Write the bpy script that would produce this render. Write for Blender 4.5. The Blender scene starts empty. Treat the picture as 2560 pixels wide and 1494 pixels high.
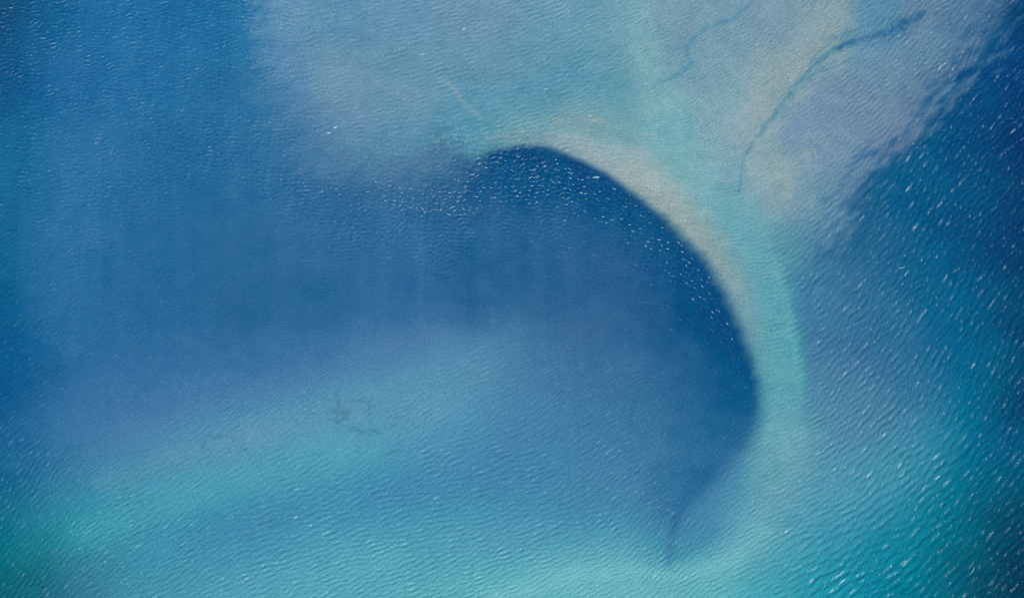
import bpy, math, numpy as np
R = math.radians
rng = np.random.RandomState(7)
sc = bpy.context.scene
COL = sc.collection

# ------------------------------------------------------------------ camera, sky, sun, exposure
S = 400.0 / 2560.0            # metres on the water per photograph pixel
ALT = 1000.0
cam = bpy.data.cameras.new('camera'); co = bpy.data.objects.new('camera', cam); COL.objects.link(co)
co.location = (0, 0, ALT); co.rotation_euler = (0, 0, 0)
cam.sensor_width = 36; cam.lens = 36 * ALT / 400.0; cam.clip_start = 1; cam.clip_end = 20000
sc.camera = co
SUN_EL, SUN_AZ = 46.0, 122.0   # elevation; direction the sun stands in, degrees counter-clockwise from +X
w = bpy.data.worlds.new('World'); sc.world = w; w.use_nodes = True
nt = w.node_tree; bg = nt.nodes['Background']
sky = nt.nodes.new('ShaderNodeTexSky'); sky.sky_type = 'NISHITA'; sky.sun_disc = False
sky.sun_elevation = R(SUN_EL); sky.sun_rotation = R(90 - SUN_AZ)
nt.links.new(sky.outputs[0], bg.inputs[0]); bg.inputs[1].default_value = 0.08
sun = bpy.data.lights.new('sun', 'SUN'); sun.energy = 4.2; sun.angle = R(0.5); sun.color = (1, .96, .9)
so = bpy.data.objects.new('sun', sun); COL.objects.link(so)
so.rotation_euler = (0, R(90 - SUN_EL), R(SUN_AZ)); so.location = (0, 0, 300)
sc.view_settings.view_transform = 'Standard'; sc.view_settings.look = 'None'
sc.view_settings.exposure = 0.0; sc.view_settings.gamma = 1.0; sc.view_settings.use_curve_mapping = False
sc.cycles.use_denoising = False; sc.cycles.filter_width = 1.05
sc.cycles.max_bounces = 6; sc.cycles.transparent_max_bounces = 8
sc.cycles.sample_clamp_indirect = 3.0

# measured light reaching the camera: pixel = GAIN * (FD*tint + T2*sand*exp(-K*SIG*d))
GAIN = np.array([.91, 1.005, 1.075])
OFFS = np.array([.012, .009, -.004])
FD = 0.42                        # share of light the turbid top layer scatters
T2 = (1 - FD) ** 2
SIG = np.array([0.17, 0.06, 0.03])   # absorption per metre
KP = 1 + 1 / math.sin(R(SUN_EL))

# ------------------------------------------------------------------ colour of the place, vignette painted in, in photograph pixels
MX, MY = 384, 224                # margin mapped beyond the frame
ST = 4.0                         # map cell, photograph px
NX, NY = int((2560 + 2 * MX) / ST) + 1, int((1494 + 2 * MY) / ST) + 1
gx = -MX + ST * np.arange(NX); gy = -MY + ST * np.arange(NY)
PX, PY = np.meshgrid(gx, gy)
CX, CY = np.clip(PX, 0, 2559), np.clip(PY, 0, 1493)

DEEP_VIGNETTE = """10,10,4,76,122 100,30,10,92,148 300,50,20,105,165 500,60,18,103,162 620,80,22,108,165 30,200,5,82,138 150,200,20,100,160
400,200,22,104,163 600,250,26,105,160 30,400,12,98,152 200,400,28,107,163 450,400,22,100,155 650,420,28,102,157 800,450,32,100,155
20,600,12,95,148 150,600,30,107,163 400,600,25,100,155 600,620,28,98,152 800,600,34,102,157 1000,560,35,105,160 1200,560,28,98,150
1400,560,28,94,147 1550,600,30,92,147 1300,450,10,80,135 1480,470,6,75,130 1400,420,5,78,132 1560,500,8,80,133 1600,560,12,80,132 1680,620,8,77,130 1750,720,5,74,128 1800,780,4,72,126 1840,850,4,72,125
1870,960,8,78,130 1000,480,25,92,146 1150,500,22,86,140 900,480,30,98,150 20,800,5,88,142 150,800,30,105,163 400,800,25,97,152 600,800,28,97,150
800,780,26,96,148 1000,750,32,100,155 1000,650,34,102,157 1200,760,22,88,143 1200,660,26,94,148 1400,740,25,90,142 1400,650,30,94,148 1600,760,22,85,138 1600,680,28,90,146 1700,800,18,82,136 1250,830,40,105,155
1450,830,45,100,153 20,1000,4,82,138 150,1000,40,108,165 350,1000,45,110,168 600,930,42,108,165 800,900,45,110,165 600,1010,55,123,174 400,900,34,104,160
1000,880,58,118,170 1200,900,72,135,180 1100,960,85,148,188 850,980,78,142,184 1300,980,60,128,175 1450,950,45,112,162 1600,950,38,105,155
1750,950,22,90,144 1700,880,24,90,144 1820,1000,10,82,136 1400,870,40,103,155 20,1200,0,88,135 120,1150,38,113,165 300,1130,60,124,173 450,1120,78,143,183 560,1110,100,153,184
700,1080,98,156,188 900,1060,90,154,190 1050,1040,105,163,192 1150,1080,84,148,188 150,1260,58,142,178 300,1230,70,152,184 500,1220,72,165,188
700,1160,80,168,188 830,1130,88,172,190 950,1130,76,155,188 60,1350,0,112,134 130,1320,25,138,158 20,1440,0,92,110 10,1300,0,85,125
60,1470,6,92,112 250,1330,60,158,178 350,1390,58,144,176 200,1440,45,122,158 130,1470,22,107,138 500,1310,60,143,178 700,1250,60,136,178
600,1350,60,132,178 900,1250,60,135,180 1100,1200,60,134,178 1300,1200,58,132,176 1500,1200,54,124,170 1350,1080,55,125,173 1600,1130,44,114,163
1700,1050,34,104,153 1800,1080,15,90,144 1860,1080,14,90,144 1850,1150,50,120,165 1760,1170,20,96,150 1700,1230,24,98,152 1670,1300,28,100,153 1680,1380,34,108,160
1760,1330,62,128,174 1800,1260,70,140,180 800,1350,80,163,188 600,1440,84,168,188 400,1460,72,152,180 900,1440,90,178,190 1100,1350,84,163,188
1300,1330,78,152,186 1500,1320,70,142,182 1580,1360,75,150,185 1200,1450,95,185,190 1400,1430,105,190,193 1500,1420,115,198,194 1600,1440,118,200,198 1670,1430,112,195,195 1750,1430,115,200,195
1830,1400,118,198,194 1450,1480,100,194,190 1750,1480,95,190,190 1900,1470,60,170,185 1880,1180,100,160,185 1940,1120,110,174,186 1990,1100,110,172,186 1930,1220,104,168,184 1880,1300,98,162,186
1850,1350,98,168,188 2100,1080,72,128,168 2150,1000,60,123,163 2100,1200,85,153,183 2050,1280,84,163,188 1950,1400,80,172,188 2100,1350,50,150,178
2050,1450,35,150,175 2200,1250,60,150,180 2300,1130,60,148,178 2200,1180,70,148,178 2200,1400,15,130,163 2300,1300,12,125,155 2400,1200,0,108,143 2400,1350,0,102,132
2500,1300,0,85,115 2540,1480,0,66,86 2450,1450,0,82,108 2550,1350,0,62,92 2300,1470,0,112,143 2400,1080,5,113,153 2500,1100,0,88,133
2555,1000,0,68,106 2450,950,0,98,143 2300,1000,35,113,158 2240,1060,60,130,168 2100,850,40,105,154 2100,700,36,104,150 2200,800,35,108,153
2300,700,12,94,143 2200,600,22,94,143 2300,500,5,85,135 2400,400,0,78,128 2300,400,15,92,142 2450,600,0,78,128 2550,600,0,66,110
2450,800,0,90,138 2555,800,0,72,112 2545,300,0,64,112 2500,150,0,73,133 2555,50,0,52,98 2450,250,3,78,133 2480,60,32,98,150 2040,780,48,122,162
2030,700,45,118,160 2060,950,62,126,166 2060,1080,85,143,175 2350,850,10,95,145 2250,900,32,105,152"""  # deep water, with a vignette painted in as darker edges and corners
PLAT = """680,40,100,145,183 700,150,98,143,183 720,250,85,135,178 760,330,80,134,172 850,400,86,138,172 850,60,95,143,178 850,200,115,150,178
850,300,105,143,178 1000,60,105,148,182 1000,150,105,150,178 1000,250,110,150,180 1000,350,92,146,176 1000,400,82,134,170 1100,420,58,118,158
1200,40,115,150,180 1200,150,105,150,178 1200,250,98,152,180 1200,320,88,153,178 1350,100,105,154,178 1350,250,94,150,178 1450,50,110,160,182
1450,200,94,154,180 1300,340,112,165,175 1380,310,108,160,175 1450,300,125,165,172 1530,330,128,172,178 1530,310,112,163,175 1530,130,108,158,178 1540,230,100,160,178 1550,60,114,163,180 1590,50,128,172,182
1610,150,133,179,183 1640,250,131,182,184 1670,330,123,184,188 1720,420,128,184,185 1780,500,126,180,185 1840,570,118,179,185 1880,650,111,174,184
1910,750,100,172,184 1940,850,90,168,182 1960,950,95,170,182 1960,1050,110,172,184 1400,365,150,178,180 1450,385,158,182,184 1500,410,162,183,184 1550,430,165,184,182 1600,460,165,184,178 1650,500,164,182,176
1700,545,160,178,172 1740,580,155,176,172 1780,630,150,173,172 1815,690,142,170,173 1840,740,134,167,173 1865,800,124,165,173 1885,860,112,163,172 1900,940,100,160,172 1910,1020,98,162,175
1700,60,125,160,178 1700,150,120,160,178 1800,60,124,158,178 1800,200,130,165,178 1800,300,135,174,183 1800,400,128,174,184 1860,460,125,168,183
1950,50,130,158,176 2050,60,140,165,173 1950,200,146,170,173 1900,300,153,178,178 2080,100,150,170,173 1850,350,148,175,180 2000,330,122,149,178
2100,250,118,143,173 2200,200,108,139,170 2200,300,109,139,168 2100,400,120,148,176 1930,430,148,176,176 1950,500,143,170,175 2000,500,120,156,178
2050,540,98,142,173 1900,560,115,174,183 2000,600,92,146,173 2150,100,108,148,176 2200,50,88,142,175 2300,60,98,134,168 2350,150,84,128,163
2300,250,86,126,160 2250,330,100,128,166 2400,60,70,118,158 2150,450,92,132,168 1960,650,96,158,178 1990,760,80,150,172 2020,1000,85,150,175"""
def parse(t): return np.array([[float(v) for v in r.split(',')] for r in t.split()])
def spread(pts, vals, sg, along=False):
    """smooth field through scattered samples (normalised Gaussians, the wider one only fills the gaps)"""
    cx, cy = CX[::2, ::2], CY[::2, ::2]
    num = np.zeros(cx.shape + (vals.shape[1],)); den = np.zeros(cx.shape)
    for (x, y), v in zip(pts, vals):
        d2 = (cx - x) ** 2 + (cy - y) ** 2
        if along and x < 1640 and y > 840:                       # the bands down here run up to the right
            ua = (cx - x) * .94 - (cy - y) * .34; va_ = (cx - x) * .34 + (cy - y) * .94
            d2 = (ua / 1.9) ** 2 + (va_ / .95) ** 2
        wt = np.exp(-d2 / sg ** 2) + 1e-3 * np.exp(-d2 / (2.5 * sg) ** 2) + 1e-9 / (1 + d2 / 1e4)
        num += wt[..., None] * v; den += wt
    f = num / den[..., None]
    o = np.zeros(CX.shape + (vals.shape[1],))
    iy = np.minimum(np.arange(NY) / 2.0, f.shape[0] - 1.001); ix = np.minimum(np.arange(NX) / 2.0, f.shape[1] - 1.001)
    y0 = iy.astype(int); x0 = ix.astype(int); fy = (iy - y0)[:, None, None]; fx = (ix - x0)[None, :, None]
    g = f[y0] * (1 - fy) + f[y0 + 1] * fy
    return g[:, x0] * (1 - fx) + g[:, x0 + 1] * fx
def smooth(e0, e1, x):
    t = np.clip((x - e0) / (e1 - e0), 0, 1); return t * t * (3 - 2 * t)
def fnoise(shape, lx, ly, seed, p=2.0):
    """smooth random field, correlation lengths lx, ly in cells, unit variance"""
    r = np.random.RandomState(seed); n = r.standard_normal(shape)
    kx = np.fft.rfftfreq(shape[1])[None, :] * lx; ky = np.fft.fftfreq(shape[0])[:, None] * ly
    f = np.fft.irfft2(np.fft.rfft2(n) * np.exp(-(kx ** 2 + ky ** 2) * p), s=shape)
    return (f - f.mean()) / f.std()
def seg_dist(path):
    """distance, side (+ left of travel) and interpolated 3rd.. columns along a polyline"""
    P = np.array(path, float); best = np.full(CX.shape, 1e9); side = np.zeros(CX.shape); ex = np.zeros(CX.shape + (P.shape[1] - 2,))
    for a, b in zip(P[:-1], P[1:]):
        ab = b[:2] - a[:2]; L = (ab ** 2).sum()
        t = np.clip(((CX - a[0]) * ab[0] + (CY - a[1]) * ab[1]) / L, 0, 1)
        dx = CX - a[0] - t * ab[0]; dy = CY - a[1] - t * ab[1]; d = np.hypot(dx, dy)
        m = d < best; best = np.where(m, d, best)
        side = np.where(m, np.sign(ab[0] * dy - ab[1] * dx), side)
        ex[m] = (a[2:] + (b[2:] - a[2:]) * t[..., None])[m]
    return best, side, ex
def curve(pts, n=8):
    """Catmull-Rom through the points"""
    P = np.array(pts, float); P = np.vstack([2 * P[0] - P[1], P, 2 * P[-1] - P[-2]]); o = []
    for i in range(1, len(P) - 2):
        for t in np.arange(n) / n:
            o.append(.5 * (2 * P[i] + (P[i + 1] - P[i - 1]) * t + (2 * P[i - 1] - 5 * P[i] + 4 * P[i + 1] - P[i + 2]) * t ** 2 + (3 * P[i] - P[i - 1] - 3 * P[i + 1] + P[i + 2]) * t ** 3))
    o.append(P[-2]); return o
def inside(poly):
    m = np.zeros(CX.shape, bool); n = len(poly); j = n - 1
    for i in range(n):
        xi, yi, xj, yj = poly[i][0], poly[i][1], poly[j][0], poly[j][1]
        c = ((yi > PY) != (yj > PY))
        if yi != yj: m ^= c & (PX < (xj - xi) * (PY - yi) / (yj - yi) + xi)
        j = i
    return m

def blur(f, s):
    kx = np.fft.rfftfreq(f.shape[1] + 64)[None, :]; ky = np.fft.fftfreq(f.shape[0] + 64)[:, None]
    g = np.exp(-2 * (math.pi * s) ** 2 * (kx ** 2 + ky ** 2))
    p = np.pad(f, 32, mode='edge')
    return np.fft.irfft2(np.fft.rfft2(p) * g, s=p.shape)[32:-32, 32:-32]
dp = parse(DEEP_VIGNETTE); pp = parse(PLAT)
deep = spread(dp[:, :2], dp[:, 2:], 66.0, True)
deep = np.dstack([blur(deep[..., c], 8) for c in range(3)])
plat = spread(pp[:, :2], pp[:, 2:], 43.0)
plat = np.dstack([blur(plat[..., c], 4) for c in range(3)])
# edge of the shallow shelf: x, y, softness in px
edge = curve([(655, -260, 34), (652, 0, 34), (662, 120, 40), (690, 220, 55), (745, 310, 60), (820, 385, 50), (900, 425, 38), (1000, 447, 42), (1090, 448, 44), (1170, 415, 34),
              (1240, 378, 14), (1310, 366, 6), (1370, 368, 8), (1440, 395, 8), (1520, 436, 9), (1590, 487, 12), (1650, 535, 16), (1710, 592, 20), (1765, 660, 23), (1810, 735, 24),
              (1848, 815, 22), (1878, 895, 20), (1898, 975, 24), (1898, 1050, 36), (1875, 1130, 50), (1920, 1230, 70), (1990, 1180, 60), (2020, 1080, 40), (2022, 980, 30), (2008, 860, 26), (1988, 760, 26),
              (1985, 700, 40), (2020, 640, 50), (2080, 560, 50), (2130, 490, 48), (2200, 410, 38), (2280, 330, 30), (2350, 270, 40), (2400, 170, 55), (2455, 80, 60), (2500, 0, 60), (2560, -260, 60)], 6)
d_, _, ex_ = seg_dist(edge)
ins = inside(edge)
def slant(shape, la, lb, deg, seed):
    """smooth random field stretched la cells along a direction (degrees above the horizontal), lb across"""
    n = np.random.RandomState(seed).standard_normal(shape); kx = np.fft.rfftfreq(shape[1])[None, :]; ky = np.fft.fftfreq(shape[0])[:, None]
    c, q = math.cos(R(deg)), math.sin(R(deg)); u = kx * c - ky * q; v = kx * q + ky * c
    f = np.fft.irfft2(np.fft.rfft2(n) * np.exp(-((u * la) ** 2 + (v * lb) ** 2) * 2), s=shape); return (f - f.mean()) / f.std()
ragl = slant(CX.shape, 6, 3, 20, 3) * .22 + slant(CX.shape, 16, 8, 30, 5) * .2
ragr = slant(CX.shape, 14, 4, 40, 4) * .5 + slant(CX.shape, 7, 2, 40, 6) * .4
rag = np.where(PX > 1500, ragr, ragl)
sw = ex_[..., 0] * np.where(PX < 1160, 1.8, np.where(PX > 2000, 1.35, 1.0)) * np.where(PX < 1160, 1 + .5 * smooth(200, 430, PY), 1)
sw = blur(sw, 4)
sd = np.where(ins, d_, -d_)
sd = sd + rag * np.clip(sw, 6, 50) * .8 * np.where((PX > 1330) & (PX < 2040) & (PY > 360), .25, 1)
shelf = smooth(-1, 1, sd / sw)
rgb = deep * (1 - shelf[..., None]) + plat * shelf[..., None]

def stroke(path, colr, amt, n=8):
    """soft band along a path; third column is its half width"""
    global rgb
    d, _, e = seg_dist(curve(path, n)); wq = e[..., 0]
    a = amt * np.exp(-(d / wq) ** 2)
    rgb = rgb * (1 - a[..., None]) + np.array(colr, float) * a[..., None]
SANDY = (164, 181, 178)
speck = smooth(-.2, 1.6, fnoise(CX.shape, 2.2, 2.2, 11) + .4 * fnoise(CX.shape, 8, 8, 12))
def mottle(path, amt, colr=SANDY):
    global rgb
    d, _, e = seg_dist(curve(path)); a = amt * np.exp(-(d / e[..., 0]) ** 2) * speck
    rgb = rgb * (1 - a[..., None]) + np.array(colr, float) * a[..., None]
mottle([(2150, -40, 60), (2060, 90, 55), (1980, 190, 55), (1900, 290, 45), (1850, 360, 30)], .42)
mottle([(1860, 420, 24), (1920, 450, 50), (2010, 420, 50), (2040, 350, 30)], .6)
mottle([(1980, 500, 30), (2040, 530, 30)], .4)
mottle([(1700, 190, 30), (1740, 120, 30), (1780, 50, 40)], .2)
mottle([(1080, 345, 18), (1230, 340, 22), (1340, 340, 24), (1480, 350, 22)], .55)
mottle([(1380, 300, 9), (1425, 302, 8)], .45, (180, 182, 166))
mottle([(1455, 300, 7), (1500, 304, 8), (1565, 303, 5)], .6, (182, 182, 164))
mottle([(1610, 335, 9), (1640, 348, 7)], .4, (175, 182, 168))
stroke([(1098, 195, 4), (1130, 215, 6), (1150, 245, 8), (1180, 275, 6), (1205, 295, 4)], (160, 180, 180), .42)
stroke([(1230, 392, 3), (1260, 375, 6), (1330, 372, 7), (1400, 390, 6)], (8, 88, 142), .5)
# creeks cut through the shelf
CREEK = (64, 134, 172)
def creek(path, wid, amt, seed, colr=CREEK):
    """a tidal creek: wavering, uneven in width and depth"""
    r = np.random.RandomState(seed); P = np.array(curve([(x, y, q) for x, y, q in path], 5)); n = len(P)
    P[1:-1, :2] += r.uniform(-2.2, 2.2, (n - 2, 2)); P[:, 2] *= wid * r.uniform(.65, 1.35, n)
    global rgb
    d, _, e = seg_dist(P); a = amt * np.exp(-(d / np.maximum(e[..., 0], 2.2)) ** 2) * np.clip(.8 + .3 * fnoise(CX.shape, 3, 3, seed), .2, 1.15)
    rgb = rgb * (1 - np.clip(a, 0, .95)[..., None]) + np.array(colr, float) * np.clip(a, 0, .95)[..., None]
creek([(1846, 480, 4), (1853, 440, 4), (1860, 400, 4), (1890, 345, 5), (1925, 300, 6), (1955, 260, 7), (1990, 215, 8), (2035, 165, 9), (2080, 128, 11), (2125, 108, 13)], .5, .85, 61, (44, 122, 164))
creek([(1905, 338, 3), (1950, 278, 3), (1998, 226, 3), (2034, 188, 4), (2090, 150, 5)], .8, .6, 62)
creek([(1975, 245, 4), (2010, 205, 4), (2050, 178, 3), (2090, 165, 3), (2150, 140, 4)], .9, .45, 63)
creek([(2020, 165, 3), (2060, 120, 4), (2110, 88, 5), (2170, 66, 5), (2230, 45, 5)], 1, .45, 64, (50, 120, 165))
creek([(2100, 120, 8), (2140, 104, 11), (2180, 92, 10), (2215, 84, 16), (2250, 66, 17), (2285, 48, 15), (2312, 32, 9)], .8, .9, 65, (14, 92, 145))
creek([(2150, 125, 4), (2200, 105, 6), (2250, 95, 7), (2285, 80, 5)], 1, .55, 66, (40, 105, 155))
creek([(2335, 72, 5), (2355, 66, 7), (2375, 60, 4)], 1, .7, 67, (25, 100, 150))
creek([(1620, 222, 3), (1655, 205, 4), (1690, 190, 5), (1722, 165, 5), (1731, 148, 4), (1717, 133, 5), (1726, 108, 5), (1748, 84, 6), (1785, 62, 6), (1825, 52, 5), (1850, 32, 6), (1880, 5, 5)], .9, .7, 68)
creek([(1748, 84, 3), (1762, 62, 3), (1772, 40, 2)], 1, .3, 69)
stroke([(1200, 330, 4), (1150, 310, 7), (1100, 330, 6), (1050, 352, 5)], (50, 130, 172), .35)
for sx, sy, sw in ((2318, 258, 9), (2290, 285, 8), (2330, 215, 9), (2150, 392, 10), (2175, 385, 8), (2370, 240, 14)): stroke([(sx - 12, sy + 6, sw), (sx + 14, sy - 8, sw * .8)], (15, 92, 145), .5, 3)
# ragged blue windows along the upper left shelf margin
win = smooth(.7, 1.9, fnoise(CX.shape, 14, 6, 21)) * smooth(640, 700, CX) * (1 - smooth(760, 980, CX)) * (1 - smooth(20, 240, CY))
rgb = rgb * (1 - .6 * win[..., None]) + np.array((55, 128, 175.)) * .6 * win[..., None]
# the turquoise channel, one ribbon from the top edge round the outside of the bar
stroke([(1592, -200, 24), (1596, -20, 26), (1602, 80, 26), (1614, 170, 26), (1640, 260, 28), (1682, 350, 32), (1742, 440, 36), (1800, 512, 38)], (126, 180, 184), .5)
stroke([(1800, 512, 38), (1862, 592, 40), (1900, 680, 38), (1926, 780, 36), (1945, 880, 36), (1956, 980, 36), (1954, 1080, 38)], (98, 175, 186), .4)
# hook at the foot of the basin, the dark lee of the bar and the bright strip below
stroke([(1720, 610, 14), (1775, 690, 20), (1825, 790, 24), (1858, 870, 24), (1880, 950, 24), (1878, 1030, 26), (1850, 1100, 30)], (8, 78, 128), .4)
stroke([(1885, 1010, 28), (1852, 1090, 34), (1800, 1155, 36), (1745, 1215, 30)], (18, 88, 142), .42)
stroke([(1790, 1150, 24), (1748, 1205, 24), (1706, 1265, 20), (1682, 1330, 13), (1672, 1404, 8)], (24, 94, 148), .45)
stroke([(1690, 1390, 12), (1730, 1370, 18), (1790, 1320, 26)], (46, 118, 168), .4)
stroke([(1240, 1492, 30), (1360, 1464, 28), (1450, 1440, 25), (1560, 1426, 20), (1680, 1436, 17), (1770, 1424, 21), (1840, 1396, 26), (1900, 1330, 40)], (120, 204, 200), .6)
stroke([(1960, 1090, 34), (1945, 1180, 44), (1915, 1260, 55), (1880, 1330, 55)], (108, 172, 186), .35)
# pale streaks rising through the lower left
stroke([(260, 1205, 26), (340, 1180, 28), (480, 1128, 32), (640, 1080, 38), (800, 1025, 46), (950, 985, 58), (1100, 950, 66), (1200, 930, 70)], (106, 153, 182), .36)
stroke([(200, 1330, 46), (300, 1300, 44), (440, 1258, 42), (640, 1200, 42), (800, 1160, 40), (930, 1130, 36)], (80, 172, 188), .38)
for pth in ([(820, 1045, 4), (815, 1060, 4)], [(855, 1060, 6), (870, 1068, 6), (895, 1070, 6), (905, 1082, 5), (925, 1073, 5), (948, 1078, 4)],
            [(862, 1004, 4), (880, 1002, 3), (905, 1002, 3)], [(924, 1006, 3), (926, 1020, 3), (920, 1038, 3)], [(480, 1085, 3), (510, 1100, 4), (522, 1089, 4), (552, 1094, 4)],
            [(506, 1120, 3), (512, 1100, 3)], [(560, 1090, 4), (585, 1072, 5), (600, 1066, 3)]):
    stroke(pth, (56, 126, 170), .3, 4)
# brighter outer rim of the sandbar
stroke([(1925, 640, 10), (1955, 720, 12), (1975, 800, 13), (1992, 900, 14), (2000, 1000, 15)], (112, 192, 190), .35)
stroke([(1905, 880, 14), (1915, 960, 18), (1915, 1040, 22)], (85, 160, 180), .3)
# faint upright wind rows on the calm basin, and slow mottling everywhere
basin = 1 - shelf
rows = fnoise(CX.shape, 5, 60, 31) + .7 * fnoise(CX.shape, 11, 110, 32)
rowm = basin * (1 - smooth(1700, 1900, CX)) * (1 - smooth(850, 1000, CY)) * smooth(-20, 60, CX)
rgb += (rows * rowm * .8)[..., None] * np.array([1.0, .85, .8])
stroke([(1046, 540, 8), (1050, 640, 12), (1048, 760, 10)], (48, 112, 160), .3)
stroke([(1228, 768, 5), (1232, 800, 8)], (70, 125, 175), .3)
mo = fnoise(CX.shape, 30, 18, 33) * .9 + fnoise(CX.shape, 9, 7, 34) * 1.1
rgb += mo[..., None] * np.array([1.1, 1.0, .8])
sh2 = fnoise(CX.shape, 5, 3.4, 35) * 2.6 + fnoise(CX.shape, 14, 8, 36) * 1.4
rgb += (sh2 * shelf)[..., None] * np.array([1.1, .9, .7])
rgb = np.clip(rgb, 0, 250)
grey = (rgb * np.array([.25, .6, .15])).sum(-1, keepdims=True); rgb = rgb * .93 + grey * .07
over = lambda c, t, k: rgb[..., c] - k * np.maximum(rgb[..., c] - t, 0)
rgb = np.dstack([over(0, 60, .17), over(1, 145, .32), over(2, 150, .13)])
lift = smooth(62, 92, rgb[..., 1]) * (1 - smooth(112, 150, rgb[..., 1]))
rgb += lift[..., None] * np.array([16, 8, 3.])
lin = np.where(rgb / 255 <= .04045, rgb / 255 / 12.92, ((rgb / 255 + .055) / 1.055) ** 2.4)
TARGET = lin

want = np.clip((TARGET - OFFS), 0, 2) / GAIN
soft = np.dstack([blur(want[..., c], 1.1) for c in range(3)])
TINT = np.clip(.55 * soft / FD, 0, .9)
DEPTH = blur(np.clip(-np.log((TARGET[..., 0] + .012) / .42) * 1.7, .4, 7.0), 5.0)
SAND = (want - FD * TINT) / (T2 * np.exp(-KP * SIG * DEPTH[..., None]))
SAND = np.clip(SAND, .004, .85)

def samp(f, px, py):
    """bilinear look-up of a map at photograph pixels"""
    u = np.clip((px + MX) / ST, 0, NX - 1.001); v = np.clip((py + MY) / ST, 0, NY - 1.001)
    x0 = u.astype(int); y0 = v.astype(int); fx = u - x0; fy = v - y0
    if f.ndim == 3: fx = fx[..., None]; fy = fy[..., None]
    return (f[y0, x0] * (1 - fx) + f[y0, x0 + 1] * fx) * (1 - fy) + (f[y0 + 1, x0] * (1 - fx) + f[y0 + 1, x0 + 1] * fx) * fy

# ------------------------------------------------------------------ waves, on the water grid
# x, y, crest angle, wavelength px, height, cell-like share, foam
WAVES = """200,100,12,13,.85,.8,.12 600,200,0,13,.9,.8,.15 200,500,12,13,.85,.8,.12 60,800,35,12,.7,.5,.08 350,700,15,11,.5,.6,.02 600,700,0,9,.3,.5,0 300,1000,30,9,.4,.2,.02
500,1150,34,10,.6,.0,.1 350,1380,30,14,.9,.0,.2 80,1300,48,14,.8,.0,.3 800,1300,22,14,.9,.0,.15 1200,1200,20,13,.95,.0,.15 1100,1420,22,15,.9,.0,.15 850,1050,32,9,.5,0,.03 1200,1020,32,10,.6,0,.06
1500,1000,35,9,.75,.2,.12 1600,1150,32,11,.95,.1,.2 1650,1350,50,13,1.1,.0,.35 1480,1430,25,15,.8,.0,.1 1750,1050,58,9,.6,.5,.12 1760,1250,35,9,.6,.3,.03 1000,800,0,9,.28,.5,0 1300,700,10,9,.35,.4,.0
1400,450,0,17,1.5,.95,.9 1250,440,0,17,1.4,.95,.7 1120,500,0,16,1.2,.95,.8 1000,480,0,15,1.1,.95,.7 860,450,0,14,1.0,.9,.5 1300,510,-2,15,1.1,.8,.5 1500,500,-12,16,1.3,.8,.9 1620,560,-25,15,1.3,.8,1
1760,690,-40,14,1.2,.8,.9 1720,660,-35,14,1.2,.7,.9 1830,830,-52,12,.9,.5,.5 1790,900,-60,10,.6,.5,.15 1550,750,-10,9,.3,.4,0 1680,800,-30,9,.35,.4,.03
900,150,14,11,.65,.4,.08 1150,150,18,11,.65,.3,.08 1300,250,20,11,.6,.2,.05 950,330,8,12,.7,.5,.1 1450,150,24,11,.6,.2,.05 1650,150,30,10,.55,.3,.02 1850,200,38,10,.6,.3,.04 2050,200,42,13,.75,.3,.15
2200,250,45,16,.95,.4,.35 2400,100,50,17,1.1,.4,.7 2300,500,54,20,1.2,.3,.8 2500,400,50,18,1.2,.4,.9 2100,800,50,19,1.2,.1,.8 2400,900,56,21,1.25,.2,1 2080,620,48,16,1.0,.2,.5 1950,500,35,12,.6,.2,.08 1950,800,25,11,.5,.1,.03
1950,1000,22,11,.45,.1,.03 2150,1050,46,21,1.2,0,.6 2000,1280,30,22,1.0,0,.45 2300,1200,45,24,1.35,0,.8 2150,1420,35,26,1.35,0,.8 2450,1400,48,25,1.45,.1,1 1850,560,20,9,.4,.2,.02 1900,1180,20,12,.5,0,.05
1500,620,-5,10,.4,.4,0 1550,360,-10,8,.3,.2,.0 1700,500,-20,8,.3,.2,0 1830,1440,28,16,.6,0,.12"""
wv = parse(WAVES)
ang = wv[:, 2] * math.pi / 180
wm = spread(wv[:, :2], np.c_[np.cos(2 * ang), np.sin(2 * ang), wv[:, 3:]], 110.0)
GS = 2.0                                                   # water grid step in px inside the mapped area
cx = np.arange(-MX, 2560 + MX + .1, GS); cy = np.arange(-MY, 1494 + MY + .1, GS)
nx, ny = len(cx), len(cy)
WX, WY = np.meshgrid(cx, cy)
wf = samp(wm, WX, WY)
theta = .5 * np.arctan2(wf[..., 1], wf[..., 0]); lam = wf[..., 2]; amp = wf[..., 3]; cell = wf[..., 4]; foamd = wf[..., 5]
fx = np.fft.rfftfreq(nx, GS)[None, :]; fy = np.fft.fftfreq(ny, GS)[:, None]
fr = np.hypot(fx, fy) + 1e-9; fa = np.arctan2(fy, fx)
def family(th, L, spr, seed, bw=.3):
    """random sea of wavelength L px whose crests run at angle th above the picture's horizontal"""
    n = np.fft.rfft2(np.random.RandomState(seed).standard_normal((ny, nx)))
    k = math.pi / 2 - th                                   # direction of travel (y runs down)
    g = np.exp(-((fr * L - 1) / bw) ** 2)
    if spr is not None:
        da = (fa - k + math.pi / 2) % math.pi - math.pi / 2
        g = g * np.exp(-(da / spr) ** 2)
    f = np.fft.irfft2(n * g, s=(ny, nx)); return f / f.std()
AST = math.pi / 12
LS = [8.5, 12.5, 18.0]
lam = np.where(lam > 11, 11 + (lam - 11) * .5, lam)
ll = np.log(np.clip(lam, LS[0], LS[-1]))
H = np.zeros((ny, nx)); Hn = np.zeros((ny, nx))
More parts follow.
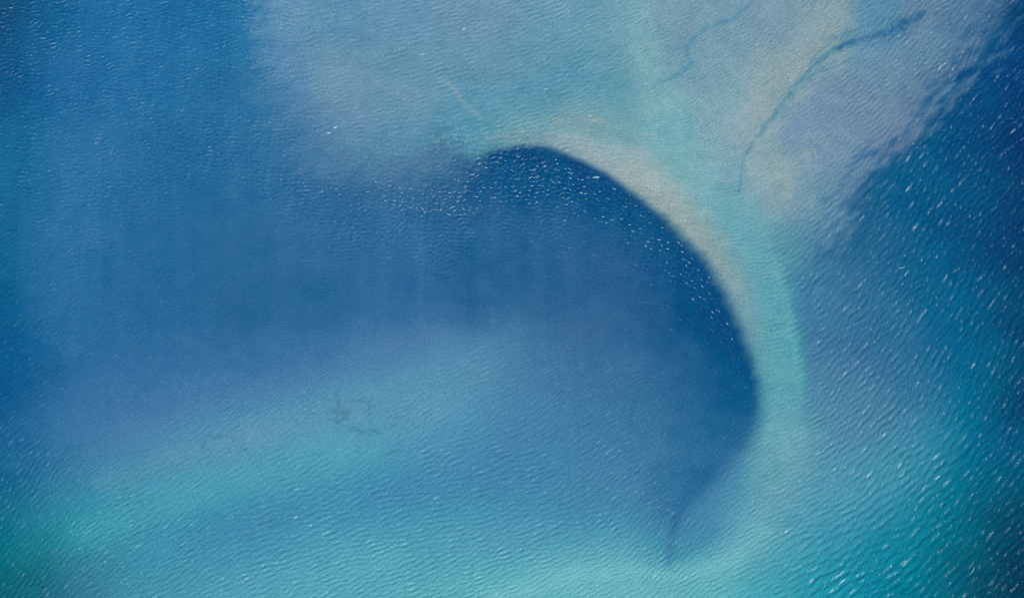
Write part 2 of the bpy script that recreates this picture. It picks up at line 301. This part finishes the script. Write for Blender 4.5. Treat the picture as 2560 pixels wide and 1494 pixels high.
for li, L in enumerate(LS):
    lw = np.clip(1 - np.abs(ll - math.log(L)) / abs(math.log(LS[1] / LS[0]) if (li == 0) else math.log(LS[2] / LS[1])), 0, 1)
    if li == 1: lw = np.where(ll < math.log(L), np.clip(1 - (math.log(L) - ll) / math.log(LS[1] / LS[0]), 0, 1), np.clip(1 - (ll - math.log(L)) / math.log(LS[2] / LS[1]), 0, 1))
    D = np.zeros((ny, nx)); E = np.zeros((ny, nx)); nw = np.zeros((ny, nx))
    for k in range(12):
        th = k * AST
        da = np.abs((theta - th + math.pi / 2) % math.pi - math.pi / 2)
        aw = np.clip(1 - da / AST, 0, 1)
        if aw.max() <= 0: continue
        s = np.sqrt(aw)
        D += s * (family(th, L * 1.05, .3 if li == 0 else .4, 100 + 20 * li + k, .4) + .35 * family(th + .35, max(L * .55, 6), .6, 200 + 20 * li + k, .4))
        E += s * family(th, L * 1.6, 1.3, 400 + 20 * li + k, .35)
    H += np.sqrt(lw) * D; Hn += np.sqrt(lw) * E
    if li == 1: MIDD = D
fine = family(0, 6.5, None, 901, .35)
def even(f, cells, amt):
    """level out the groupiness of a random sea"""
    e2 = blur(f * f, cells); return f / np.sqrt(np.clip(e2, .1, None)) ** amt
H = even(H, 9, .7); Hn = even(Hn, 14, .5)
fine = fine + .8 * family(0, 4.6, None, 902, .3)
drift = .9 + .2 * np.clip(fnoise((ny, nx), 30, 22, 77), -1.5, 2)          # gusts: patches of rougher water
crest = (np.exp(.42 * H) - 1.09) / .55                                      # pointed crests, flat troughs
net = (1.0 - np.sqrt(Hn ** 2 + .03)) * 1.9 - .35                              # cells ringed by thin crests
net += .12 * crest
shape = crest * (1 - cell) + net * cell
lm = lam * S
HZ = 1.2 * shape * amp * drift * lm * np.where(cell > .5, .021, .026) * (1 - .22 * smooth(14, 18, lam)) * .88 + fine * .015 * (.45 + .55 * np.clip(amp, 0, 1.2))
# foam, with crest highlights and glints painted into the water colour
fpatch = np.clip(.5 + .5 * fnoise((ny, nx), 22, 16, 78), 0, 1.6)
sharp = smooth(1.1, 2.9, shape) * np.clip(foamd * 1.2 + .05, 0, 1) * (.4 + fpatch)
FOAM_CRESTLIGHT = np.clip(sharp * np.where(cell > .6, .26 * foamd + .05, .07) + .12 * smooth(1.0, 2.6, shape) * np.clip(amp, .3, 1.1), 0, 1)
FOAM_CRESTLIGHT *= np.clip(.6 + .5 * fine, 0, 1.7)

fade = np.minimum(np.minimum(WX + MX, 2560 + MX - WX) / 120, np.minimum(WY + MY, 1494 + MY - WY) / 80)
HZ *= np.clip(fade, 0, 1)
def hz(px, py):
    u = np.clip((px + MX) / GS, 0, nx - 1.001); v = np.clip((py + MY) / GS, 0, ny - 1.001)
    a = u.astype(int); b = v.astype(int); p = u - a; q = v - b
    return (HZ[b, a] * (1 - p) + HZ[b, a + 1] * p) * (1 - q) + (HZ[b + 1, a] * (1 - p) + HZ[b + 1, a + 1] * p) * q

# ------------------------------------------------------------------ mesh helpers
def mesh_obj(name, V, F, mat=None, attrs=(), flat=False):
    me = bpy.data.meshes.new(name)
    V = np.ascontiguousarray(V, np.float32); F = np.ascontiguousarray(F, np.int32)
    me.vertices.add(len(V)); me.vertices.foreach_set('co', V.ravel())
    k = F.shape[1]
    me.loops.add(F.size); me.loops.foreach_set('vertex_index', F.ravel())
    me.polygons.add(len(F)); me.polygons.foreach_set('loop_start', np.arange(0, F.size, k, dtype=np.int32))
    me.polygons.foreach_set('use_smooth', np.full(len(F), not flat))
    for an, kind, data in attrs:
        a = me.attributes.new(an, kind, 'POINT')
        if kind == 'FLOAT_COLOR': a.data.foreach_set('color', np.ascontiguousarray(data, np.float32).ravel())
        else: a.data.foreach_set('value', np.ascontiguousarray(data, np.float32).ravel())
    me.update(); me.validate()
    o = bpy.data.objects.new(name, me); COL.objects.link(o)
    if mat: me.materials.append(mat)
    return o
def grid_faces(a, b):
    """faces of an a-row, b-column grid whose rows run down the picture (normals up)"""
    i = np.arange(a * b).reshape(a, b)
    return np.stack([i[:-1, :-1], i[1:, :-1], i[1:, 1:], i[:-1, 1:]], -1).reshape(-1, 4)
def widen(c, reach, n=26):
    """carry a coordinate axis outwards in growing steps"""
    g = np.linspace(0, 1, n + 1)[1:] ** 3 * reach + (c[1] - c[0]) * np.arange(1, n + 1)
    return np.r_[c[0] - g[::-1], c, c[-1] + g]
def rgba(a): return np.dstack([a, np.ones(a.shape[:2])]).reshape(-1, 4) if a.ndim == 3 else np.c_[a, np.ones(len(a))]
def material(name):
    m = bpy.data.materials.new(name); m.use_nodes = True; n = m.node_tree.nodes; n.clear()
    return m, n, m.node_tree.links, n.new('ShaderNodeOutputMaterial')

# ------------------------------------------------------------------ materials
def sand_material():
    m, n, l, out = material('sand')
    b = n.new('ShaderNodeBsdfDiffuse'); at = n.new('ShaderNodeAttribute'); at.attribute_name = 'sand'
    tc = n.new('ShaderNodeNewGeometry'); no = n.new('ShaderNodeTexNoise'); no.inputs['Scale'].default_value = 1.1; no.inputs['Detail'].default_value = 5; no.inputs['Roughness'].default_value = .7
    l.new(tc.outputs['Position'], no.inputs['Vector'])


    vm = n.new('ShaderNodeVectorMath'); vm.operation = 'MULTIPLY'; l.new(at.outputs['Color'], vm.inputs[0])
    gr = n.new('ShaderNodeValToRGB'); gr.color_ramp.elements[0].position = .34; gr.color_ramp.elements[0].color = (.50, .66, .74, 1)
    gr.color_ramp.elements[1].position = .66; gr.color_ramp.elements[1].color = (1.5, 1.34, 1.18, 1); l.new(no.outputs['Fac'], gr.inputs[0]); l.new(gr.outputs[0], vm.inputs[1])
    l.new(vm.outputs[0], b.inputs['Color']); l.new(b.outputs[0], out.inputs['Surface']); return m
def water_material():
    m, n, l, out = material('sea_water')
    at = n.new('ShaderNodeAttribute'); at.attribute_name = 'tint'; fo = n.new('ShaderNodeAttribute'); fo.attribute_name = 'foam'
    geo = n.new('ShaderNodeNewGeometry')
    no = n.new('ShaderNodeTexNoise'); no.inputs['Scale'].default_value = 2.2; no.inputs['Detail'].default_value = 3; no.inputs['Roughness'].default_value = .6
    l.new(geo.outputs['Position'], no.inputs['Vector'])
    bu = n.new('ShaderNodeBump'); bu.inputs['Strength'].default_value = .75; bu.inputs['Distance'].default_value = .12
    l.new(no.outputs['Fac'], bu.inputs['Height'])
    tr = n.new('ShaderNodeBsdfTransparent'); di = n.new('ShaderNodeBsdfDiffuse'); gl = n.new('ShaderNodeBsdfGlossy')
    gl.inputs['Roughness'].default_value = .26
    l.new(at.outputs['Color'], di.inputs['Color'])
    for s in (di, gl): l.new(bu.outputs[0], s.inputs['Normal'])
    a = n.new('ShaderNodeMixShader'); a.inputs[0].default_value = FD; l.new(tr.outputs[0], a.inputs[1]); l.new(di.outputs[0], a.inputs[2])
    fr_ = n.new('ShaderNodeFresnel'); fr_.inputs['IOR'].default_value = 1.33; l.new(bu.outputs[0], fr_.inputs['Normal'])
    c = n.new('ShaderNodeMixShader'); l.new(fr_.outputs[0], c.inputs[0]); l.new(a.outputs[0], c.inputs[1]); l.new(gl.outputs[0], c.inputs[2])
    wd = n.new('ShaderNodeBsdfDiffuse'); wd.inputs['Color'].default_value = (.42, .72, .82, 1); l.new(bu.outputs[0], wd.inputs['Normal'])
    f = n.new('ShaderNodeMixShader'); l.new(fo.outputs['Fac'], f.inputs[0]); l.new(c.outputs[0], f.inputs[1]); l.new(wd.outputs[0], f.inputs[2])  # foam share also carries the painted crest highlights
    l.new(f.outputs[0], out.inputs['Surface'])
    va = n.new('ShaderNodeVolumeAbsorption'); q = SIG / SIG.max()
    va.inputs['Color'].default_value = tuple(1 - q) + (1,); va.inputs['Density'].default_value = float(SIG.max())
    l.new(va.outputs[0], out.inputs['Volume']); return m
def foam_material():
    m, n, l, out = material('sea_foam')
    b = n.new('ShaderNodeBsdfDiffuse'); tr = n.new('ShaderNodeBsdfTransparent'); mx = n.new('ShaderNodeMixShader')
    at = n.new('ShaderNodeAttribute'); at.attribute_name = 'froth'
    b.inputs['Color'].default_value = (.58, .82, .9, 1)
    l.new(at.outputs['Fac'], mx.inputs[0]); l.new(tr.outputs[0], mx.inputs[1]); l.new(b.outputs[0], mx.inputs[2]); l.new(mx.outputs[0], out.inputs['Surface']); return m
def weed_material():
    m, n, l, out = material('seagrass')
    b = n.new('ShaderNodeBsdfDiffuse'); no = n.new('ShaderNodeTexNoise'); no.inputs['Scale'].default_value = 1.4; no.inputs['Detail'].default_value = 4
    g = n.new('ShaderNodeNewGeometry'); l.new(g.outputs['Position'], no.inputs['Vector'])
    cr = n.new('ShaderNodeValToRGB'); cr.color_ramp.elements[0].color = (.008, .06, .12, 1); cr.color_ramp.elements[1].color = (.03, .15, .25, 1)
    cr.color_ramp.elements[0].position = .35; cr.color_ramp.elements[1].position = .7
    l.new(no.outputs['Fac'], cr.inputs[0]); l.new(cr.outputs[0], b.inputs['Color'])
    at = n.new('ShaderNodeAttribute'); at.attribute_name = 'cover'; tr = n.new('ShaderNodeBsdfTransparent'); mx = n.new('ShaderNodeMixShader')
    l.new(at.outputs['Fac'], mx.inputs[0]); l.new(tr.outputs[0], mx.inputs[1]); l.new(b.outputs[0], mx.inputs[2]); l.new(mx.outputs[0], out.inputs['Surface']); return m
M_SAND, M_WATER, M_FOAM, M_WEED = sand_material(), water_material(), foam_material(), weed_material()

# ------------------------------------------------------------------ seabed
sxs = widen(np.arange(-MX, 2560 + MX + 1, 4.0), 9000); sys_ = widen(np.arange(-MY, 1494 + MY + 1, 4.0), 9000)
SX, SY = np.meshgrid(sxs, sys_)
sdp = samp(DEPTH, SX, SY)
V = np.c_[((SX - 1280) * S).ravel(), ((747 - SY) * S).ravel(), -sdp.ravel()]
# what the camera sees at a seabed point lies a little nearer the middle of the picture than the point itself
pk = ALT / (ALT + sdp)
o = mesh_obj('seabed', V, grid_faces(len(sys_), len(sxs)), M_SAND, [('sand', 'FLOAT_COLOR', rgba(samp(SAND, 1280 + (SX - 1280) * pk, 747 + (SY - 747) * pk)))])
o['kind'] = 'structure'; o['label'] = 'sandy seabed with a pale crescent bar and creeks under clear water'; o['category'] = 'seabed'

# ------------------------------------------------------------------ water: one closed body, waves on top
wxs = widen(cx, 8800, 22); wys = widen(cy, 8800, 22); pad = 22
AX, AY = np.meshgrid(wxs, wys)
Z = np.pad(HZ, pad); FO = np.pad(FOAM_CRESTLIGHT, pad, mode='edge'); FO[:pad] = FO[-pad:] = 0; FO[:, :pad] = 0; FO[:, -pad:] = 0
V = np.c_[((AX - 1280) * S).ravel(), ((747 - AY) * S).ravel(), Z.ravel()]
na, nb = len(wys), len(wxs); F = grid_faces(na, nb); base = na * nb
idx = np.arange(base).reshape(na, nb)
rim = np.r_[idx[0, :-1], idx[:-1, -1], idx[-1, :0:-1], idx[:0:-1, 0]]
low = V[rim].copy(); low[:, 2] = -9.0; nr = len(rim); j = np.arange(nr); jn = (j + 1) % nr
skirt = np.stack([rim[j], rim[jn], base + jn, base + j], -1)
mid = np.array([[0, 0, -9.0]]); V = np.vstack([V, low, mid])
# bottom: fan of quads round the middle (pairs of rim edges)
if nr % 2: raise RuntimeError
e = np.arange(0, nr, 2); fan = np.stack([base + e, base + (e + 1) % nr, base + (e + 2) % nr, np.full(len(e), base + nr)], -1)
F = np.vstack([F, skirt, fan])
tint = samp(TINT, AX, AY).reshape(-1, 3); extra = np.tile([[.02, .1, .2]], (nr + 1, 1))
o = mesh_obj('water', V, F, M_WATER, [('tint', 'FLOAT_COLOR', rgba(np.vstack([tint, extra]))), ('foam', 'FLOAT', np.r_[FO.ravel(), np.zeros(nr + 1)])])
o['kind'] = 'structure'; o['label'] = 'rippled blue and turquoise sea seen from straight above'; o['category'] = 'sea'

# ------------------------------------------------------------------ whitecaps
def local_crests(score, rad=2):
    m = np.ones_like(score, bool)
    for dy in range(-rad, rad + 1):
        for dx in range(-rad, rad + 1):
            if dx or dy: m &= score >= np.roll(np.roll(score, dy, 0), dx, 1)
    return m
def bil(A, px, py):
    u = np.clip((px + MX) / GS, 0, nx - 1.001); v = np.clip((py + MY) / GS, 0, ny - 1.001)
    a = u.astype(int); b = v.astype(int); p = u - a; q = v - b
    return (A[b, a] * (1 - p) + A[b, a + 1] * p) * (1 - q) + (A[b + 1, a] * (1 - p) + A[b + 1, a + 1] * p) * q
def trace(px, py, th, half, n=6):
    """follow the crest line both ways from each seed; returns (seeds, 2n+1, 2) in px"""
    out = np.zeros((len(px), 2 * n + 1, 2)); out[:, n] = np.c_[px, py]
    for sgn in (-1, 1):
        x, y = px.copy(), py.copy(); t = th.copy()
        for i in range(1, n + 1):
            st = half / n
            nx_, ny_ = x + sgn * np.cos(t) * st, y - sgn * np.sin(t) * st
            best = np.full(len(x), -1e9); bx, by = nx_.copy(), ny_.copy()
            for q in (-1.2, -.6, 0, .6, 1.2):
                qx, qy = nx_ + np.sin(t) * q, ny_ + np.cos(t) * q
                s = bil(shape, qx, qy) - .05 * abs(q); m = s > best
                best = np.where(m, s, best); bx = np.where(m, qx, bx); by = np.where(m, qy, by)
            x, y = bx, by
            out[:, n + sgn * i] = np.c_[x, y]
    return out
def ribbon(line, wid, hgt, fr):
    """a domed sliver of foam along a crest: vertices, faces, froth; line in px"""
    n = len(line); X = (line[:, 0] - 1280) * S; Y = (747 - line[:, 1]) * S
    d = np.gradient(np.c_[X, Y], axis=0); d /= np.linalg.norm(d, axis=1)[:, None] + 1e-9; nrm = np.c_[-d[:, 1], d[:, 0]]
    t = np.linspace(-1, 1, n); tp = np.sqrt(np.clip(1 - t ** 2, 0.02, 1)) * wid
    vs = []; fr_ = []
    for q, hh in ((-1, -.35), (-.5, .7), (0, 1), (.5, .7), (1, -.35)):
        xx = X + nrm[:, 0] * tp * q; yy = Y + nrm[:, 1] * tp * q
        zz = hz(xx / S + 1280, 747 - yy / S) + hgt * hh * np.clip(tp / wid, .2, 1) + .01
        vs.append(np.c_[xx, yy, zz]); fr_.append(fr * (1 - .55 * abs(q)) * (1 - .6 * t ** 2))
    V = np.vstack(vs); i = np.arange(5 * n).reshape(5, n)
    F = np.stack([i[:-1, :-1], i[1:, :-1], i[1:, 1:], i[:-1, 1:]], -1).reshape(-1, 4)
    return V, F[:, ::-1], np.concatenate(fr_)

def in_poly(px, py, poly):
    m = np.zeros(len(px), bool); jj = len(poly) - 1
    for ii in range(len(poly)):
        xi, yi = poly[ii]; xj, yj = poly[jj]
        m ^= ((yi > py) != (yj > py)) & (px < (xj - xi) * (py - yi) / (yj - yi + 1e-9) + xi); jj = ii
    return m
BEND = [(790, 420), (860, 445), (1000, 460), (1110, 460), (1230, 400), (1340, 385), (1440, 410), (1520, 450), (1600, 510), (1680, 580), (1745, 665), (1790, 745), (1830, 830), (1850, 900), (1835, 905), (1790, 830), (1740, 760), (1660, 680), (1560, 600), (1440, 520), (1300, 500), (1180, 540), (1000, 530), (850, 500)]
mx_ = local_crests(shape, 2) & (WX > -150) & (WX < 2710) & (WY > -120) & (WY < 1614)
sy_, sx_ = np.nonzero(mx_)
px, py = cx[sx_], cy[sy_]
bend = in_poly(px, py, BEND)
score = shape[sy_, sx_] * (.25 + foamd[sy_, sx_]) * np.where(bend, 1, .5 + fpatch[sy_, sx_]) * rng.uniform(.55, 1.2, len(px))
score = score * np.where(bend, 2.4, np.where(foamd[sy_, sx_] > .55, .7, .85)) * (foamd[sy_, sx_] > .03)
order = np.argsort(-score)
px, py, score, bend = px[order], py[order], score[order], bend[order]
inframe = (px > 6) & (px < 2554) & (py > 6) & (py < 1488)
NB = 280
solo = []; rest = []
for i in range(len(px)):
    if len(solo) < NB and inframe[i]: solo.append(i)
    elif len(rest) < 5200: rest.append(i)
    else: break
th_at = lambda x, y: bil(theta, x, y)

def cap_lines(ids, kmin, kmax):
    x, y = px[ids], py[ids]; t = bil(np.cos(2 * theta), x, y), bil(np.sin(2 * theta), x, y); t = .5 * np.arctan2(t[1], t[0])
    t = t + rng.uniform(-.35, .35, len(x)); half = np.where(in_poly(x, y, BEND), 1, .7) * rng.uniform(kmin, kmax, len(x)) * np.clip(bil(lam, x, y) / 16, .7, 1.25)
    return trace(x, y, t, half)
sol = np.array(solo)
T_BEND = np.quantile(score[sol][bend[sol]], [.33, .67]); T_OPEN = np.quantile(score[sol][~bend[sol]], [.33, .67])
def zone(x, y, b, k):
    """what sets a small crest apart: how it looks and the stretch of water it rides on"""
    t1, t2 = (T_BEND if b else T_OPEN)
    z = 'bright' if k > t2 else ('small' if k > t1 else 'faint')
    if b:
        w = ('under the left end of the pale shallows' if x < 960 else 'below the grey tongue left of the crescent' if x < 1120 else 'where the grey tongue meets the crescent' if x < 1260
             else 'under the crown of the crescent' if x < 1390 else 'just right of the crown of the crescent' if x < 1520 else "inside the crescent's upper right shoulder" if x < 1640
             else "inside the crescent's right shoulder" if x < 1730 else "inside the crescent's steep right flank")
        o_ = float(samp(sd, np.array([x]), np.array([y]))[0])
        q = 'hugging the pale rim' if o_ > -34 else 'a little off the pale rim' if o_ > -72 else 'out by the calm water'
        return '%s whitecap %s, %s' % (z, q, w), 'whitecaps along the inside of the crescent'
    s = float(samp(shelf, np.array([x]), np.array([y]))[0])
    if s > .5 and y < 620:
        w = 'the grey shallows left of the turquoise channel' if x < 1560 else 'the shallows between turquoise channel and creek' if x < 1900 + (300 - y) * .7 else 'the grey shallows right of the creek'
        return '%s white whitecap on %s' % (z, w), 'whitecaps over the pale shallows'
    if x > 1900:
        v = ('beside the top right corner' if y < 200 else 'off the ragged shelf edge' if y < 400 else 'below the ragged shelf edge' if y < 550 else 'at the height of the upper bar' if y < 700
             else 'at the height of the narrowest bar' if y < 850 else 'just above the teal water' if y < 1000 else 'where blue turns to teal' if y < 1150 else 'in the middle of the teal water' if y < 1320 else 'by the bottom edge')
        h = 'close to the bar or shelf' if x < 2180 else 'midway to the right edge' if x < 2380 else 'near the right edge'
        return '%s slanted whitecap %s, %s' % (z, v, h), ('whitecaps on the dark water to the right' if y < 1000 else 'whitecaps on the teal water at lower right')
    if y > 1000:
        w = ('in the dark green lower left corner' if x < 200 else 'on the lower left turquoise streaks' if x < 800 else 'on the blue water below the middle' if x < 1400 else 'near the dark hook at the foot of the basin')
        return '%s white whitecap %s' % (z, w), 'whitecaps over the turquoise water along the bottom'
    w = 'near the left edge' if x < 250 else 'at upper left' if y < 300 else 'left of the pale shallows' if x < 900 else 'in the calm middle of the basin'
    return '%s white whitecap on plain blue water %s' % (z, w), 'whitecaps on the blue water at the left'
def whitecap(line, wid, hgt, fr, label, group=None):
    V, F, q = ribbon(line, wid, hgt, fr)
    c = np.array([V[:, 0].mean(), V[:, 1].mean(), V[:, 2].min()])
    o = mesh_obj('whitecap', V - c, F, M_FOAM, [('froth', 'FLOAT', q)]); o.location = c
    o['label'] = label; o['category'] = 'whitecap'
    if group: o['group'] = group
    return o
# the ones that stand out, each where the photograph has it
SPECIAL = [(1492, 442, 10, .6, .8, -3, 'largest white whitecap, a broad square of foam under the top of the crescent'),
           (838, 318, 9, .42, .9, 25, 'upper of two bright whitecaps on the left margin of the pale shallows'),
           (822, 332, 8, .42, .9, 0, 'lower of two bright whitecaps on the left margin of the pale shallows'),
           (1160, 72, 8, .42, .9, 30, 'bright whitecap near the top edge over the pale grey shallows'),
           (1056, 135, 9, .3, .7, 12, 'small hooked whitecap below left of the brightest one on the grey shallows'),
           (1476, 288, 8, .36, .8, -20, 'small bright whitecap just above the tan sand patch'),
           (1364, 222, 8, .3, .7, 18, 'lone small whitecap on the blue grey shallows above the crescent'),
           (2254, 668, 13, .28, .8, 15, 'curved hook of foam on the open blue water right of the sandbar'),
           (2343, 1192, 12, .4, .9, 35, 'bright double whitecap on the teal water at right'),
           (2262, 1408, 14, .35, .8, 50, 'broken patch of foam on the teal water near the bottom edge'),
           (2430, 1425, 18, .25, .6, 60, 'looped trail of foam in the dark green lower right corner'),
           (2268, 472, 12, .35, .8, 55, 'short bright whitecap on the dark blue beside the ragged shelf edge')]
for x, y, half, wd_, fr_, a_, lb in SPECIAL:
    t = np.linspace(-1, 1, 13); ca, sa = math.cos(R(a_)), math.sin(R(a_))
    half *= .75; u = t * half; v = -(1 - t ** 2) * half * .2                       # smile: ends lifted
    ln = np.c_[x + u * ca - v * sa, y - u * sa - v * ca]
    whitecap(ln, wd_ * .8, .08, fr_ * .75, lb)
G = cap_lines(np.array(solo), 3.0, 6.5)
for i, line in zip(solo, G):
    k = float(np.clip(score[i] / score[solo[len(solo) // 3]], .55, 1.5))
    lb, gr = zone(px[i], py[i], bend[i], score[i])
    whitecap(line, .055 * k + (.08 if bend[i] else 0), .04, (.66 if bend[i] else .32) * min(k, 1.2) * (1 if bend[i] else .8), lb, gr)
G = cap_lines(np.array(rest), 2.0, 6.0)
Vs, Fs, Qs, c0 = [], [], [], 0
for i, line in zip(rest, G):
    k = float(np.clip(score[i] / score[solo[-1]], .2, 1))
    V, F, q = ribbon(line, .045 + .03 * k, .03, .1 + .18 * k)
    Vs.append(V); Fs.append(F + c0); Qs.append(q); c0 += len(V)
o = mesh_obj('foam', np.vstack(Vs), np.vstack(Fs), M_FOAM, [('froth', 'FLOAT', np.concatenate(Qs))])
o['kind'] = 'stuff'; o['label'] = 'countless faint flecks of foam on the small waves'; o['category'] = 'foam'

# ------------------------------------------------------------------ seagrass on the seabed
def seagrass(x, y, rx, ry, rot, seed, label, group):
    r = np.random.RandomState(seed); n, rings = 40, 7; a = np.linspace(0, 2 * math.pi, n, endpoint=False)
    ph = r.uniform(0, 6.28, 5); am = np.array([.24, .2, .16, .14, .12])
    out = 1 + sum(am[k] * np.sin((k + 2) * a + ph[k]) for k in range(5))
    zc = -float(samp(DEPTH, np.array([x]), np.array([y]))[0]); pk = (ALT - zc) / ALT
    x0, y0 = 1280 + (x - 1280) * pk, 747 + (y - 747) * pk
    if ry > 2.2 * rx: rx, ry, rot = ry, rx, rot + 90
    kink = r.choice([-1, 1]) * .35 * (rx > 2.2 * ry)
    vs = []; cv = []; rx *= 1.5; ry *= 1.5; ca, sa = math.cos(R(rot)), math.sin(R(rot))
    for j in range(rings + 1):
        q = (j + .02) / rings; u = rx * out * q * np.cos(a); v = ry * out * q * np.sin(a)
        v = v + kink * (u * u / rx) + .12 * rx * np.sin(u / rx * 5 + ph[1]) * (rx > 2.2 * ry); gxp = x0 + u * ca - v * sa; gyp = y0 - (u * sa + v * ca)
        hh = .30 * (1 - q ** 2) + .1 * r.uniform(0, 1, n) * (q < .99) - (.06 if j == rings else 0)
        vs.append(np.c_[(gxp - 1280) * S, (747 - gyp) * S, -samp(DEPTH, gxp, gyp) + hh])
        cv.append(np.full(n, .68 * (1 - q ** 2) ** 1.2) * r.uniform(.3, 1, n) * (.65 + .35 * np.sin(3 * a + ph[0])))
    V = np.vstack(vs); i = np.arange(len(V)).reshape(rings + 1, n); nx2 = np.roll(i, -1, 1)
    F = np.stack([i[:-1], i[1:], nx2[1:], nx2[:-1]], -1).reshape(-1, 4)
    c = np.array([V[:, 0].mean(), V[:, 1].mean(), V[:, 2].min()])
    o = mesh_obj('seagrass_patch', V - c, F, M_WEED, [('cover', 'FLOAT', np.concatenate(cv))]); o.location = c
    o['label'] = label; o['category'] = 'seagrass'; o['group'] = group
GA, GB, GC = 'dark weed patches on the grey shallows at upper right', 'dark weed patches in the pale band at lower left', 'faint weed specks near the left end of the pale band'
for i, a in enumerate([
    (2231, 170, 10, 8, 20, 'round dark weed patch, topmost on the grey shallows at upper right', GA),
    (2257, 218, 8, 6, 40, 'small dark weed patch just below the round one on the grey shallows', GA),
    (2182, 246, 8, 4, 35, 'slanted dark weed patch left of the two round ones on the grey shallows', GA),
    (2135, 304, 11, 2.5, 30, 'thin dark weed streak in the middle of the grey shallows', GA),
    (848, 1022, 17, 26, -8, 'largest dark weed patch, a tall blur in the pale band at lower left', GB),
    (846, 1050, 17, 9, 5, 'darkest flat weed patch at the foot of the tall blurred one', GB),
    (923, 1022, 3, 15, 3, 'thin upright weed strip closing the pale ring beside the tall blur', GB),
    (901, 1003, 19, 3, -4, 'thin level weed strip along the top of the pale ring', GB),
    (979, 1042, 16, 4, 24, 'lower of two slanted weed streaks right of the pale ring', GB),
    (1020, 1023, 11, 4, 24, 'upper of two slanted weed streaks right of the pale ring', GB),
    (1062, 1031, 7, 4, 10, 'small dark weed dot, rightmost in the pale band', GB),
    (983, 1062, 9, 4, 15, 'small faint weed patch under the slanted streaks', GB),
    (893, 1072, 18, 5, -12, 'wavy weed patch below the pale ring', GB),
    (935, 1078, 15, 4, 8, 'short weed streak right of the wavy patch', GB),
    (895, 1090, 7, 6, 40, 'small weed tuft hanging below the wavy patch', GB),
    (976, 1131, 12, 6, 22, 'faint weed patch inside the turquoise band', GB),
    (507, 1110, 3, 11, -20, 'faint upright weed tail at the left foot of the small arch', GC),
    (536, 1092, 18, 3, -4, 'level weed strip topping the small arch at the left end', GC),
    (577, 1093, 9, 3, -40, 'right falling weed strip of the small arch at the left end', GC),
    (568, 1121, 4, 5, 0, 'tiny dark weed dot under the small arch', GC),
    (613, 1122, 6, 4, 0, 'tiny dark weed dot right of the small arch', GC)]):
    seagrass(a[0], a[1], a[2], a[3], a[4], 50 + i, a[5], a[6])
